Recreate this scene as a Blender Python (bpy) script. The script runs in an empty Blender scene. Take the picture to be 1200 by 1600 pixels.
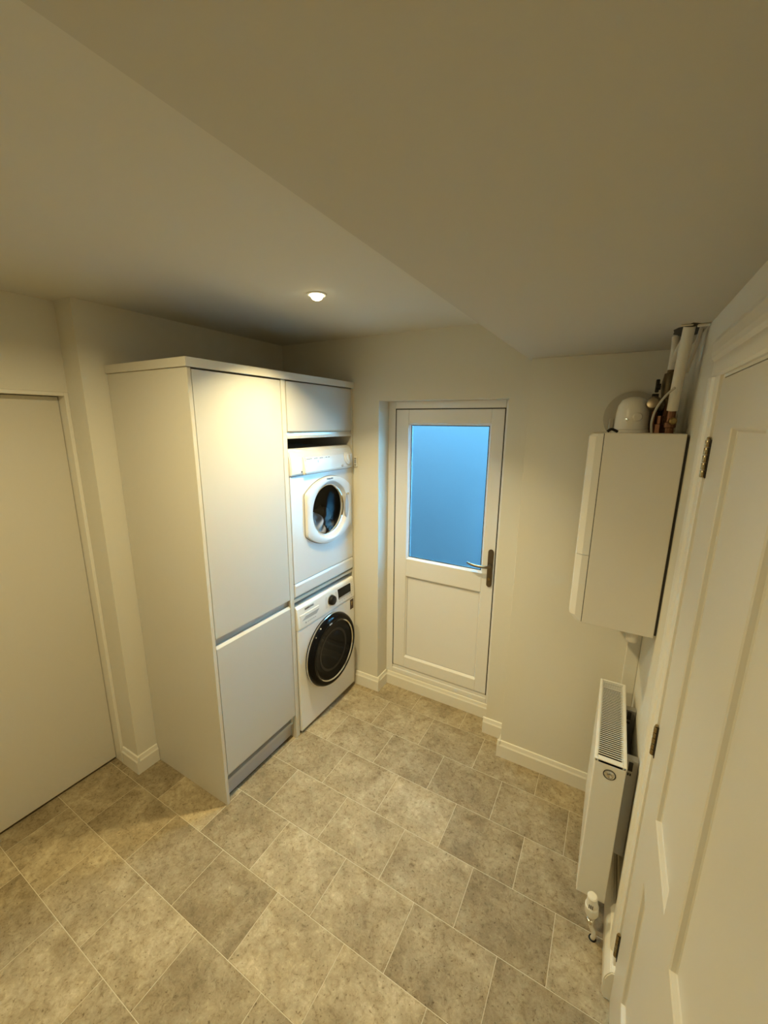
import bpy, bmesh, math, random
from math import sin, cos, pi, radians
from mathutils import Vector, Matrix

random.seed(4)
S = bpy.context.scene
COL = S.collection

# ------------------------------------------------------------------ camera
CAM = (1.5413, -1.0828, 1.9509)
YAW, PITCH, ROLL = -0.5198, -0.2201, 0.0082
FPX = 629.0
def cam_axes():
    f = Vector((sin(YAW)*cos(PITCH), cos(YAW)*cos(PITCH), sin(PITCH)))
    r = Vector((cos(YAW), -sin(YAW), 0)); u = r.cross(f)
    return cos(ROLL)*r+sin(ROLL)*u, -sin(ROLL)*r+cos(ROLL)*u, f
_r, _u, _f = cam_axes()
cd = bpy.data.cameras.new('camera'); cam = bpy.data.objects.new('camera', cd); COL.objects.link(cam)
cd.sensor_fit = 'HORIZONTAL'; cd.sensor_width = 36.0; cd.lens = FPX/1200*36.0
cd.clip_start = 0.01; cd.clip_end = 100
M = Matrix((( _r.x, _u.x, -_f.x, CAM[0]), (_r.y, _u.y, -_f.y, CAM[1]), (_r.z, _u.z, -_f.z, CAM[2]), (0,0,0,1)))
cam.matrix_world = M
S.camera = cam

# ------------------------------------------------------------------ world, exposure
W = bpy.data.worlds.new('sky'); S.world = W; W.use_nodes = True
bg = W.node_tree.nodes['Background']
bg.inputs[0].default_value = (0.17, 0.62, 1.0, 1); bg.inputs[1].default_value = 38.0     # even dusk sky
S.view_settings.view_transform = 'Standard'; S.view_settings.look = 'None'
S.view_settings.gamma = 1.0; S.view_settings.use_curve_mapping = False
S.view_settings.exposure = 0.24
LAMP_COL = (1.0, 0.82, 0.44)
LAMP_W = 12.0

# ------------------------------------------------------------------ materials
MATS = {}
def mat(name, col, rough=.5, metal=0., bump=0., bscale=60., var=0., vscale=3., coat=0., spec=.5, emit=None, estr=0.):
    if name in MATS: return MATS[name]
    m = bpy.data.materials.new(name); m.use_nodes = True
    nt = m.node_tree; b = nt.nodes['Principled BSDF']
    b.inputs['Roughness'].default_value = rough; b.inputs['Metallic'].default_value = metal
    b.inputs['Coat Weight'].default_value = coat; b.inputs['Specular IOR Level'].default_value = spec
    tc = nt.nodes.new('ShaderNodeTexCoord')
    n = nt.nodes.new('ShaderNodeTexNoise'); n.inputs['Scale'].default_value = vscale; n.inputs['Detail'].default_value = 4
    nt.links.new(tc.outputs['Object'], n.inputs['Vector'])
    mx = nt.nodes.new('ShaderNodeMix'); mx.data_type = 'RGBA'
    lo = tuple(c*(1-var) for c in col); hi = tuple(min(1, c*(1+var)) for c in col)
    mx.inputs[6].default_value = (*lo, 1); mx.inputs[7].default_value = (*hi, 1)
    nt.links.new(n.outputs['Fac'], mx.inputs[0]); nt.links.new(mx.outputs[2], b.inputs['Base Color'])
    if bump:
        n2 = nt.nodes.new('ShaderNodeTexNoise'); n2.inputs['Scale'].default_value = bscale; n2.inputs['Detail'].default_value = 6
        nt.links.new(tc.outputs['Object'], n2.inputs['Vector'])
        bp = nt.nodes.new('ShaderNodeBump'); bp.inputs['Strength'].default_value = bump; bp.inputs['Distance'].default_value = .002
        nt.links.new(n2.outputs['Fac'], bp.inputs['Height']); nt.links.new(bp.outputs['Normal'], b.inputs['Normal'])
    if emit:
        b.inputs['Emission Color'].default_value = (*emit, 1); b.inputs['Emission Strength'].default_value = estr
    MATS[name] = m
    return m

soffit_m = mat('soffit_shaded', (.555,.525,.45), .8, bump=.12, bscale=70, var=.015, vscale=1.5)  # darker than the ceiling: the soffit's shade is put into this colour
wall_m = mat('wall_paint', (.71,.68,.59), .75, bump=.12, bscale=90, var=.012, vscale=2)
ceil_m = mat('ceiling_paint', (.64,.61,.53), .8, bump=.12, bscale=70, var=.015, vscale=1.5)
trim_m = mat('gloss_trim', (.78,.75,.665), .3, var=.01)
door_m = mat('door_paint', (.68,.65,.57), .32, bump=.03, var=.012)
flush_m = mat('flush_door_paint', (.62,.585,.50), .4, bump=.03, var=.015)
upvc_m = mat('upvc', (.80,.79,.77), .22, var=.01)
seal_m = mat('black_seal', (.012,.012,.014), .5)
cab_m = mat('cabinet_grey', (.56,.55,.51), .5, bump=.02, bscale=200, var=.01)
cabside_m = mat('cabinet_side', (.63,.60,.52), .42, bump=.02, bscale=200, var=.012)
caprof_m = mat('handle_profile', (.58,.56,.51), .3, metal=.35)
plinth_m = mat('plinth_grey', (.50,.485,.46), .4, var=.02)
dark_m = mat('dark_recess', (.03,.027,.022), .7)
white_m = mat('appliance_white', (.80,.80,.80), .22, var=.008, coat=.2)
whitep_m = mat('appliance_plastic', (.82,.82,.81), .3, var=.008)
print_m = mat('printed_ink', (.06,.06,.07), .5)
printl_m = mat('printed_light_ink', (.42,.42,.44), .5)
dryer_m = mat('dryer_enamel', (.70,.705,.715), .25, var=.008)
dryerp_m = mat('dryer_plastic', (.70,.70,.705), .35, var=.008)
line_m = mat('panel_gap', (.16,.16,.17), .6)
black_m = mat('black_gloss', (.005,.005,.006), .07, spec=.09)
blackp_m = mat('black_plastic', (.010,.010,.011), .35, spec=.25)
chrome_m = mat('chrome', (.72,.72,.72), .12, metal=1)
screen_m = mat('screen_glass', (.005,.007,.011), .08, spec=.15)
badge_m = mat('badge_brown', (.05,.022,.012), .4)
drum_m = mat('drum_steel', (.028,.028,.03), .55, metal=.2)
bronze_m = mat('bronze_handle', (.20,.16,.11), .28, metal=.9, var=.06, vscale=30)
brass_m = mat('brass', (.34,.25,.11), .3, metal=.9, var=.1, vscale=40)
oldbrass_m = mat('old_brass', (.13,.10,.055), .4, metal=.7, var=.2, vscale=60)
copper_m = mat('copper', (.17,.085,.05), .35, metal=.9, var=.1, vscale=40)
hinge_m = mat('hinge_brass', (.36,.29,.17), .25, metal=.95, var=.08, vscale=40)
boiler_m = mat('boiler_white', (.72,.69,.63), .4, var=.01)
boilerf_m = mat('boiler_cover', (.80,.78,.73), .3, var=.01)
flue_m = mat('flue_plastic', (.78,.75,.68), .25, var=.02, vscale=14)
rubber_m = mat('rubber_grey', (.34,.32,.27), .7)
insul_m = mat('pipe_white', (.74,.71,.64), .45, var=.05, vscale=25, bump=.1, bscale=120)
rad_m = mat('radiator_white', (.80,.79,.75), .25, var=.008)
steel_m = mat('bracket_steel', (.42,.42,.42), .4, metal=.8)
fin_m = mat('fin_dark', (.012,.012,.011), .6)
collar_m = mat('collar_cream', (.46,.43,.36), .6)
cable_m = mat('cable_grey', (.45,.44,.41), .5)
grout_m = mat('grout', (.60,.525,.375), .8, var=.06, vscale=30, bump=.2)
sheet_m = mat('cloth_white', (.62,.62,.63), .9, bump=.3, bscale=80, var=.15, vscale=20)
navy_m = mat('cloth_navy', (.018,.02,.07), .9, bump=.3, bscale=80, var=.3, vscale=20)
grey_m = mat('cloth_grey', (.16,.15,.14), .9, bump=.3, bscale=80, var=.3, vscale=20)
ground_m = mat('paving_outside', (.06,.06,.06), .85, var=.2, vscale=5)
sky_block_m = mat('sky_block_dark', (.03,.033,.04), .85, var=.2, vscale=5)
lens_m = mat('lamp_lens', (.9,.9,.85), .3, emit=(1.0,.86,.52), estr=9.0)
can_m = mat('lamp_reflector', (.75,.68,.35), .25, metal=.6, emit=(1.0,.80,.25), estr=.35)

def tile_material():
    m = bpy.data.materials.new('stone_vinyl'); m.use_nodes = True
    nt = m.node_tree; L = nt.links.new; b = nt.nodes['Principled BSDF']
    tc = nt.nodes.new('ShaderNodeTexCoord'); oi = nt.nodes.new('ShaderNodeObjectInfo')
    off = nt.nodes.new('ShaderNodeVectorMath'); off.operation = 'SCALE'; off.inputs[0].default_value = (37, 91, 53)
    L(oi.outputs['Random'], off.inputs['Scale'])
    add = nt.nodes.new('ShaderNodeVectorMath'); L(tc.outputs['Object'], add.inputs[0]); L(off.outputs[0], add.inputs[1])
    def noise(sc, det, rough=.6, dist=0):
        n = nt.nodes.new('ShaderNodeTexNoise'); n.inputs['Scale'].default_value = sc; n.inputs['Detail'].default_value = det
        n.inputs['Roughness'].default_value = rough; n.inputs['Distortion'].default_value = dist; L(add.outputs[0], n.inputs['Vector']); return n
    def ramp(src, stops):
        r = nt.nodes.new('ShaderNodeValToRGB'); L(src, r.inputs[0]); e = r.color_ramp.elements
        e[0].position, e[0].color = stops[0][0], (*stops[0][1], 1); e[1].position, e[1].color = stops[1][0], (*stops[1][1], 1)
        for p, c in stops[2:]:
            k = e.new(p); k.color = (*c, 1)
        return r
    def mul(a, bb, f=1.):
        x = nt.nodes.new('ShaderNodeMix'); x.data_type = 'RGBA'; x.blend_type = 'MULTIPLY'; x.inputs[0].default_value = f
        L(a, x.inputs[6]); L(bb, x.inputs[7]); return x.outputs[2]
    clouds = ramp(noise(7, 5, .6, .6).outputs['Fac'], [(.30,(.285,.228,.136)), (.50,(.39,.322,.203)), (.70,(.50,.425,.282))])
    veins = ramp(noise(42, 7, .78, .6).outputs['Fac'], [(.33,(.45,.40,.33)), (.46,(.88,.86,.83)), (.57,(1.02,1.02,1.02)), (.70,(1.32,1.32,1.30))])
    flecks = ramp(noise(110, 3, .5, .3).outputs['Fac'], [(.28,(.38,.33,.26)), (.37,(.97,.97,.97)), (.62,(1,1,1)), (.70,(1.2,1.19,1.15))])
    tone = ramp(oi.outputs['Random'], [(0,(.80,.78,.75)), (1,(1.08,1.07,1.05))])
    c = mul(mul(mul(clouds.outputs[0], veins.outputs[0], .85), flecks.outputs[0], .85), tone.outputs[0])
    L(c, b.inputs['Base Color']); b.inputs['Roughness'].default_value = .62; b.inputs['Specular IOR Level'].default_value = .22
    bp = nt.nodes.new('ShaderNodeBump'); bp.inputs['Strength'].default_value = .12; bp.inputs['Distance'].default_value = .001
    L(noise(60, 5).outputs['Fac'], bp.inputs['Height']); L(bp.outputs['Normal'], b.inputs['Normal'])
    return m
tile_m = tile_material()

def frosted_material():
    m = bpy.data.materials.new('frosted_glass'); m.use_nodes = True
    nt = m.node_tree; b = nt.nodes['Principled BSDF']
    b.inputs['Base Color'].default_value = (.93,.97,1,1); b.inputs['Transmission Weight'].default_value = 1.0
    b.inputs['Roughness'].default_value = .32; b.inputs['IOR'].default_value = 1.45
    n = nt.nodes.new('ShaderNodeTexNoise'); n.inputs['Scale'].default_value = 300
    bp = nt.nodes.new('ShaderNodeBump'); bp.inputs['Strength'].default_value = .2; bp.inputs['Distance'].default_value = .001
    nt.links.new(n.outputs['Fac'], bp.inputs['Height']); nt.links.new(bp.outputs['Normal'], b.inputs['Normal'])
    return m
frost_m = frosted_material()

def clear_material(name, tint):
    m = bpy.data.materials.new(name); m.use_nodes = True
    nt = m.node_tree; nt.nodes.clear(); L = nt.links.new
    out = nt.nodes.new('ShaderNodeOutputMaterial')
    tr = nt.nodes.new('ShaderNodeBsdfTransparent'); tr.inputs[0].default_value = (*tint, 1)
    gl = nt.nodes.new('ShaderNodeBsdfGlossy'); gl.inputs['Roughness'].default_value = .04
    lw = nt.nodes.new('ShaderNodeLayerWeight'); lw.inputs[0].default_value = .5
    pw = nt.nodes.new('ShaderNodeMath'); pw.operation = 'POWER'; pw.inputs[1].default_value = 4; L(lw.outputs['Facing'], pw.inputs[0])
    fr = nt.nodes.new('ShaderNodeMath'); fr.operation = 'MULTIPLY_ADD'; fr.inputs[1].default_value = .22; fr.inputs[2].default_value = .012; L(pw.outputs[0], fr.inputs[0])
    mx = nt.nodes.new('ShaderNodeMixShader'); L(fr.outputs[0], mx.inputs[0]); L(tr.outputs[0], mx.inputs[1]); L(gl.outputs[0], mx.inputs[2])
    L(mx.outputs[0], out.inputs[0])
    return m
clear_m = clear_material('door_glass', (.80,.82,.84))

# ------------------------------------------------------------------ mesh helpers
def bm_box(bm, x0, x1, y0, y1, z0, z1):
    v = [bm.verts.new(p) for p in ((x0,y0,z0),(x1,y0,z0),(x1,y1,z0),(x0,y1,z0),(x0,y0,z1),(x1,y0,z1),(x1,y1,z1),(x0,y1,z1))]
    for f in ((0,3,2,1),(4,5,6,7),(0,1,5,4),(1,2,6,5),(2,3,7,6),(3,0,4,7)): bm.faces.new([v[i] for i in f])
def box(*boxes, bevel=0., seg=2):
    bm = bmesh.new()
    for b in boxes:
        a = list(b)
        for i in (0,2,4):
            if a[i] > a[i+1]: a[i], a[i+1] = a[i+1], a[i]
        bm_box(bm, *a)
    if bevel:
        bmesh.ops.bevel(bm, geom=list(bm.edges), offset=bevel, segments=seg, profile=.5, affect='EDGES', clamp_overlap=True)
    return bm
def prism(pts, axis, a0, a1, bevel=0.):
    """closed polygon pts (2D) extruded along axis; axis 'y': pts=(x,z), 'x': pts=(y,z), 'z': pts=(x,y)"""
    def P(p, a):
        return {'y': (p[0], a, p[1]), 'x': (a, p[0], p[1]), 'z': (p[0], p[1], a)}[axis]
    bm = bmesh.new(); n = len(pts)
    A = [bm.verts.new(P(p, a0)) for p in pts]; B = [bm.verts.new(P(p, a1)) for p in pts]
    bm.faces.new(A); bm.faces.new(B[::-1])
    for i in range(n): bm.faces.new((A[i], B[i], B[(i+1)%n], A[(i+1)%n]))
    bmesh.ops.recalc_face_normals(bm, faces=list(bm.faces))
    if bevel:
        bmesh.ops.bevel(bm, geom=list(bm.edges), offset=bevel, segments=2, affect='EDGES', clamp_overlap=True)
    return bm
def lathe(prof, c, axis, n=40, close=False):
    """prof: list of (radius, height along axis) turned round axis (Vector) through c"""
    ax = Vector(axis).normalized(); t = Vector((0,0,1)) if abs(ax.z) < .9 else Vector((1,0,0))
    e1 = ax.cross(t).normalized(); e2 = ax.cross(e1)
    bm = bmesh.new(); rings = []
    for r, h in prof:
        if r < 1e-6: rings.append([bm.verts.new(Vector(c)+ax*h)])
        else: rings.append([bm.verts.new(Vector(c)+ax*h+(e1*cos(2*pi*i/n)+e2*sin(2*pi*i/n))*r) for i in range(n)])
    for a, b in zip(rings, rings[1:]):
        for i in range(n):
            j = (i+1) % n
            if len(a) == 1 and len(b) == 1: continue
            if len(a) == 1: bm.faces.new((a[0], b[i], b[j]))
            elif len(b) == 1: bm.faces.new((a[i], b[0], a[j]))
            else: bm.faces.new((a[i], b[i], b[j], a[j]))
    bmesh.ops.recalc_face_normals(bm, faces=list(bm.faces))
    return bm
def tube(path, r, n=12, sub=6, caps=True):
    """smooth tube through path points (Catmull-Rom); r number or list"""
    P = [Vector(p) for p in path]
    rs = r if isinstance(r, (list, tuple)) else [r]*len(P)
    pts, rad = [], []
    if len(P) == 2 or sub == 1: pts, rad = P, list(rs)
    else:
        for i in range(len(P)-1):
            p0 = P[max(i-1,0)]; p1 = P[i]; p2 = P[i+1]; p3 = P[min(i+2,len(P)-1)]
            for k in range(sub):
                t = k/sub
                pts.append(.5*((2*p1)+(-p0+p2)*t+(2*p0-5*p1+4*p2-p3)*t*t+(-p0+3*p1-3*p2+p3)*t**3)); rad.append(rs[i]*(1-t)+rs[i+1]*t)
        pts.append(P[-1]); rad.append(rs[-1])
    bm = bmesh.new(); rings = []
    prev = None
    for i, p in enumerate(pts):
        d = (pts[min(i+1,len(pts)-1)]-pts[max(i-1,0)]).normalized()
        if prev is None:
            t = Vector((0,0,1)) if abs(d.z) < .9 else Vector((1,0,0)); e1 = d.cross(t).normalized()
        else: e1 = (prev-d*prev.dot(d)).normalized()
        prev = e1; e2 = d.cross(e1)
        rings.append([bm.verts.new(p+(e1*cos(2*pi*k/n)+e2*sin(2*pi*k/n))*rad[i]) for k in range(n)])
    for a, b in zip(rings, rings[1:]):
        for k in range(n): bm.faces.new((a[k], a[(k+1)%n], b[(k+1)%n], b[k]))
    if caps: bm.faces.new(rings[0][::-1]); bm.faces.new(rings[-1])
    bmesh.ops.recalc_face_normals(bm, faces=list(bm.faces))
    return bm
def ring_plate(outer, inner, x0, x1):
    """plate in the y-z plane between closed outlines outer and inner (same count), thickness x0..x1"""
    bm = bmesh.new(); n = len(outer)
    R = [[bm.verts.new((x, p[0], p[1])) for p in o] for x in (x0, x1) for o in (outer, inner)]
    oa, ia, ob, ib = R
    for i in range(n):
        j = (i+1) % n
        bm.faces.new((oa[i], oa[j], ia[j], ia[i])); bm.faces.new((ob[i], ib[i], ib[j], ob[j]))
        bm.faces.new((oa[i], ob[i], ob[j], oa[j])); bm.faces.new((ia[i], ia[j], ib[j], ib[i]))
    bmesh.ops.recalc_face_normals(bm, faces=list(bm.faces))
    return bm
def merge(*bms):
    out = bmesh.new()
    for b in bms:
        me = bpy.data.meshes.new('tmp'); b.to_mesh(me); b.free(); out.from_mesh(me); bpy.data.meshes.remove(me)
    return out
def grid_cloth(c, rx, ry, rz, seed, n=28, amp=.35):
    rnd = random.Random(seed); ph = [(rnd.uniform(0,6.28), rnd.uniform(2,5), rnd.uniform(2,5)) for _ in range(6)]
    bm = bmesh.new(); V = []
    for i in range(n+1):
        th = pi*i/n; row = []
        for j in range(2*n):
            f = pi*j/n
            k = 1+amp*sum(sin(p+a*th*1.3+round(b)*f)/6 for p, a, b in ph)
            row.append(bm.verts.new((c[0]+rx*k*sin(th)*cos(f), c[1]+ry*k*sin(th)*sin(f), c[2]+rz*k*cos(th))))
        V.append(row)
    for i in range(n):
        for j in range(2*n):
            bm.faces.new((V[i][j], V[i+1][j], V[i+1][(j+1)%(2*n)], V[i][(j+1)%(2*n)]))
    bmesh.ops.remove_doubles(bm, verts=list(bm.verts), dist=1e-5)
    bmesh.ops.recalc_face_normals(bm, faces=list(bm.faces))
    return bm

def wpos(o):
    v = Vector((0,0,0))
    while o: v += Vector(o.location); o = o.parent
    return v
def obj(name, bm, m, parent=None, smooth=False, base=None, angle=35):
    """link bm as ONE mesh object; world coordinates in bm; origin at base (or the parent's origin)"""
    if base is None: base = Vector((0,0,0)) if parent is None else wpos(parent)
    base = Vector(base)
    bmesh.ops.translate(bm, verts=list(bm.verts), vec=-base)
    me = bpy.data.meshes.new(name); bm.to_mesh(me); bm.free()
    me.materials.append(m)
    if smooth:
        for p in me.polygons: p.use_smooth = True
        try: me.set_sharp_from_angle(angle=radians(angle))
        except Exception: pass
    o = bpy.data.objects.new(name, me); COL.objects.link(o)
    if parent is not None:
        o.parent = parent; o.location = base - wpos(parent)
    else: o.location = base
    return o
def thing(name, label, cat, loc, group=None):
    o = bpy.data.objects.new(name, None); COL.objects.link(o); o.location = loc; o.empty_display_size = .05
    o['label'] = label; o['category'] = cat
    if group: o['group'] = group
    return o
def tag(o, label, cat, group=None):
    o['label'] = label; o['category'] = cat
    if group: o['group'] = group
    return o
def struct(name, bm=None, m=None, label=None, cat=None, loc=(0,0,0), smooth=False):
    if bm is None:
        o = bpy.data.objects.new(name, None); COL.objects.link(o); o.location = loc; o.empty_display_size = .05
    else: o = obj(name, bm, m, smooth=smooth, base=loc)
    o['kind'] = 'structure'
    if label: o['label'] = label
    if cat: o['category'] = cat
    return o
def text(name, s, size, loc, m, parent, facing='+x', extrude=.0004, spacing=1.0, bold=0.):
    """lettering on a face that looks along +x (reads along +y) at the lower-left corner loc"""
    cu = bpy.data.curves.new(name, 'FONT'); cu.body = s; cu.size = size; cu.extrude = extrude; cu.space_character = spacing; cu.offset = bold
    to = bpy.data.objects.new('tmp_text', cu); COL.objects.link(to)
    dg = bpy.context.evaluated_depsgraph_get(); me = bpy.data.meshes.new_from_object(to.evaluated_get(dg))
    bpy.data.objects.remove(to); bpy.data.curves.remove(cu)
    if facing == '+x': R = Matrix(((0,0,1,0),(1,0,0,0),(0,1,0,0),(0,0,0,1)))
    me.transform(Matrix.Translation(Vector(loc)) @ R)
    bm = bmesh.new(); bm.from_mesh(me); bpy.data.meshes.remove(me)
    return obj(name, bm, m, parent)

# ------------------------------------------------------------------ dimensions
XL, XR, YB, YC, YREAR = -.598, 1.745, 1.189, 1.047, -2.3     # left wall, right wall, back wall, pier front, rear wall
ZC, ZS, XS = 2.470, 2.253, 1.120                               # ceiling, soffit underside, soffit edge
XC = 1.136                                                     # left side of the pier
OX0, OX1, OZ, YF = .197, 1.008, 2.081, 1.317                   # back door opening, frame plane
DXL, DYE = -.745, -.11                                         # left door recess

# ------------------------------------------------------------------ floor and tiles
floor = struct('floor', box((-1.0, 1.9, YREAR-.1, YB+.3, -.10, -.0011)), grout_m, 'beige stone-effect tiled floor laid in a staggered bond', 'floor')
TX, TY, G = .344, .257, .0024
row = 0
tile_cache = {}
for k in range(-10, 6):
    y0, y1 = .098+(k-1)*TY, .098+k*TY          # k=0: -.159 .. .098
    shift = -.007 if k % 2 == 0 else .165
    for n in range(-4, 7):
        x0 = shift+n*TX; x1 = x0+TX
        a0, a1, b0, b1 = max(x0, -.90), min(x1, XR+.02), max(y0, YREAR), min(y1, YF+.02)
        if a1-a0 < .02 or b1-b0 < .02: continue
        if a1 <= XL and b0 > DYE: continue                     # under the wall
        if a1 <= -.07 and b0 >= .02: continue                     # under the cabinets, never in view
        key = (round(a1-a0,4), round(b1-b0,4))
        if key not in tile_cache:
            bm = box((0, key[0]-G, 0, key[1]-G, -.006, 0), bevel=.0008, seg=1)
            me = bpy.data.meshes.new('tile'); bm.to_mesh(me); bm.free(); me.materials.append(tile_m); tile_cache[key] = me
        o = bpy.data.objects.new('tile', tile_cache[key]); COL.objects.link(o); o.parent = floor
        o.location = (a0+G/2, b0+G/2, 0)

# ------------------------------------------------------------------ walls
struct('wall_left', box((XL-.30, XL, DYE, YB, 0, ZC),                       # behind the cabinets, its end is the door reveal
                        (XL-.30, DXL, -.95, DYE, 2.075, ZC),                # above the left door
                        (XL-.30, XL, YREAR, -.95, 0, ZC)), wall_m, 'off-white left wall with a recessed doorway', 'wall')
struct('wall_back', box((OX0, OX1, YF+.001, YB+.30, 0, .1035), (XL-.30, OX0, YB, YB+.30, 0, ZC), (OX0, OX1, YB, YB+.30, OZ, ZC), (OX1, XR+.2, YB, YB+.30, 0, ZC)),
       wall_m, 'off-white back wall with the glazed door opening', 'wall')
struct('wall_pier', box((XC, XR, YC, YB, 0, ZS), bevel=.002), wall_m, 'off-white projecting wall pier beside the glazed door', 'wall')
RY0, RY1, RZ = -.888, .205, 2.075                                           # right door opening
struct('wall_right', box((XR, XR+.2, RY1, YB, 0, ZC), (XR, XR+.2, RY0, RY1, RZ, ZC), (XR, XR+.2, YREAR, RY0, 0, ZC)), wall_m,
       'off-white right wall carrying boiler and radiator', 'wall')
struct('wall_rear', box((XL-.30, XR+.2, YREAR-.12, YREAR, 0, ZC)), wall_m, 'off-white wall behind the viewer', 'wall')
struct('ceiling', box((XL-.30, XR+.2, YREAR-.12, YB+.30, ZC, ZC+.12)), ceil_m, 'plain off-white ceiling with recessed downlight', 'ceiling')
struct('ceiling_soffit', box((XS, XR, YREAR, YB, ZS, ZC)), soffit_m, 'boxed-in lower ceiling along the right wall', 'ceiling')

# skirting boards -----------------------------------------------------
SK, ST = .106, .016
def skirt_x(name, x0, x1, yw, sgn=-1, h=SK, lab=None, m=trim_m):            # runs along x on a wall at y=yw
    t = sgn*ST
    p = [(yw, 0), (yw+t, 0), (yw+t, h*.72), (yw+t*.72, h*.80), (yw+t*.45, h*.985), (yw+t*.3, h), (yw, h)]
    return struct(name, prism([(a, b) for a, b in p], 'x', x0, x1), m, lab, 'skirting')
def skirt_y(name, y0, y1, xw, sgn=1, h=SK, lab=None, m=trim_m):
    t = sgn*ST
    p = [(xw, 0), (xw+t, 0), (xw+t, h*.72), (xw+t*.72, h*.80), (xw+t*.45, h*.985), (xw+t*.3, h), (xw, h)]
    return struct(name, prism(p, 'y', y0, y1), m, lab, 'skirting')
skirt_x('baseboard_back_left', .002, OX0+ST, YB, lab='short white skirting between washing machine and glazed door')
skirt_y('baseboard_back_reveal', YB, YF-.004, OX0, lab='white skirting turning into the left reveal of glazed door')
skirt_x('baseboard_back_sill', OX0+ST, OX1, YF, h=.104, lab='white skirting running under the glazed door')
skirt_x('baseboard_back_right', OX1-ST, XC, YB, lab='short white skirting between glazed door and wall pier')
skirt_x('baseboard_pier', XC-ST, XR-ST, YC, lab='white skirting along the front of wall pier')
skirt_y('baseboard_pier_side', YC-ST+.001, YB-ST, XC, sgn=-1, lab='white skirting on the hidden side of wall pier')
skirt_y('baseboard_left', DYE, -.002, XL, lab='short white skirting beside the tall cabinet side')
skirt_x('baseboard_left_reveal', DXL+.004, XL+ST, DYE, lab='white skirting in the reveal of plain left door')
sk = prism([(XR, 0), (XR-.030, 0), (XR-.034, .012), (XR-.034, .085), (XR-.028, .105), (XR-.018, .125), (XR-.010, .130), (XR, .130)], 'y', .172, YC-ST, bevel=.0035)
struct('baseboard_right', sk, trim_m, 'thick white skirting under the radiator with rounded end', 'skirting')

# ------------------------------------------------------------------ back door (door_1)
d1 = struct('door_1', label='white half-glazed back door with frosted pane', cat='door', loc=((OX0+OX1)/2, YF, 0))
LX0, LX1, LZ0, LZ1 = .256, .960, .170, 2.030
FY = YF                                                                     # inner face of the frame
obj('frame', merge(box((OX0, LX0-.006, FY, FY+.07, .104, OZ), bevel=.004), box((LX1+.006, OX1, FY, FY+.07, .104, OZ), bevel=.004),
                   box((LX0-.006, LX1+.006, FY, FY+.07, LZ1+.006, OZ), bevel=.004)), upvc_m, d1)
obj('threshold', merge(box((LX0-.006, LX1+.006, FY, FY+.07, .104, .140), bevel=.004), box((LX0-.006, LX1+.006, FY-.001+.008, FY+.07, .140, .164), bevel=.004)), upvc_m, d1)
obj('gasket', merge(box((LX0-.006, LX0, FY+.004, FY+.06, .164, LZ1)), box((LX1, LX1+.006, FY+.004, FY+.06, .164, LZ1)),
                    box((LX0-.006, LX1+.006, FY+.004, FY+.06, LZ1, LZ1+.006)), box((LX0-.006, LX1+.006, FY+.012, FY+.06, .164, LZ0)), box((LX0-.02, LX1+.02, FY+.0665, FY+.0695, .15, LZ0+.02)), box((LX0-.02, LX0+.02, FY+.0665, FY+.0695, .15, LZ1+.02)), box((LX1-.02, LX1+.02, FY+.0665, FY+.0695, .15, LZ1+.02)), box((LX0-.02, LX1+.02, FY+.0665, FY+.0695, LZ1-.02, LZ1+.02))), seal_m, d1)
GX0, GX1, GZ0, GZ1 = .347, .884, 1.018, 1.944
PX0, PX1, PZ0, PZ1 = .343, .886, .254, .890
fy0, fy1 = FY+.002, FY+.064
obj('leaf', merge(box((LX0, GX0, fy0, fy1, LZ0, LZ1), bevel=.003), box((GX1, LX1, fy0, fy1, LZ0, LZ1), bevel=.003),
                  box((GX0, GX1, fy0, fy1, GZ1, LZ1), bevel=.003), box((GX0, GX1, fy0, fy1, PZ1, GZ0), bevel=.003),
                  box((GX0, GX1, fy0, fy1, LZ0, PZ0), bevel=.003)), upvc_m, d1)
def bead(x0, x1, z0, z1, w, ya, yb):                                        # sloping bead inside an opening, facing -y
    bm = bmesh.new()
    o = [(x0,z0),(x1,z0),(x1,z1),(x0,z1)]; i = [(x0+w,z0+w),(x1-w,z0+w),(x1-w,z1-w),(x0+w,z1-w)]
    O = [bm.verts.new((a, ya, b)) for a, b in o]; I = [bm.verts.new((a, yb, b)) for a, b in i]; K = [bm.verts.new((a, yb+.004, b)) for a, b in o]
    for k in range(4):
        j = (k+1) % 4
        bm.faces.new((O[k], O[j], I[j], I[k])); bm.faces.new((I[k], I[j], K[j], K[k])); bm.faces.new((K[k], K[j], O[j], O[k]))
    bmesh.ops.recalc_face_normals(bm, faces=list(bm.faces)); return bm
obj('glazing_bead', bead(GX0, GX1, GZ0, GZ1, .012, fy0+.003, fy0+.020), upvc_m, d1)
obj('pane_gasket', merge(box((GX0+.008, GX0+.016, fy0+.019, fy0+.024, GZ0+.008, GZ1-.008)), box((GX1-.016, GX1-.008, fy0+.019, fy0+.024, GZ0+.008, GZ1-.008)),
                         box((GX0+.008, GX1-.008, fy0+.019, fy0+.024, GZ0+.008, GZ0+.016)), box((GX0+.008, GX1-.008, fy0+.019, fy0+.024, GZ1-.016, GZ1-.008))), seal_m, d1)
bm = box((GX0, GX1, fy0+.025, fy0+.037, GZ0, GZ1))
pane = obj('pane', bm, frost_m, d1); pane['label'] = 'frosted glass pane glowing blue with daylight'
obj('bottom_panel', box((PX0, PX1, fy0+.016, fy0+.05, PZ0-.004, PZ1+.004)), upvc_m, d1)
obj('panel_bead', bead(PX0, PX1, PZ0, PZ1, .012, fy0+.003, fy0+.015), upvc_m, d1)
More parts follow.
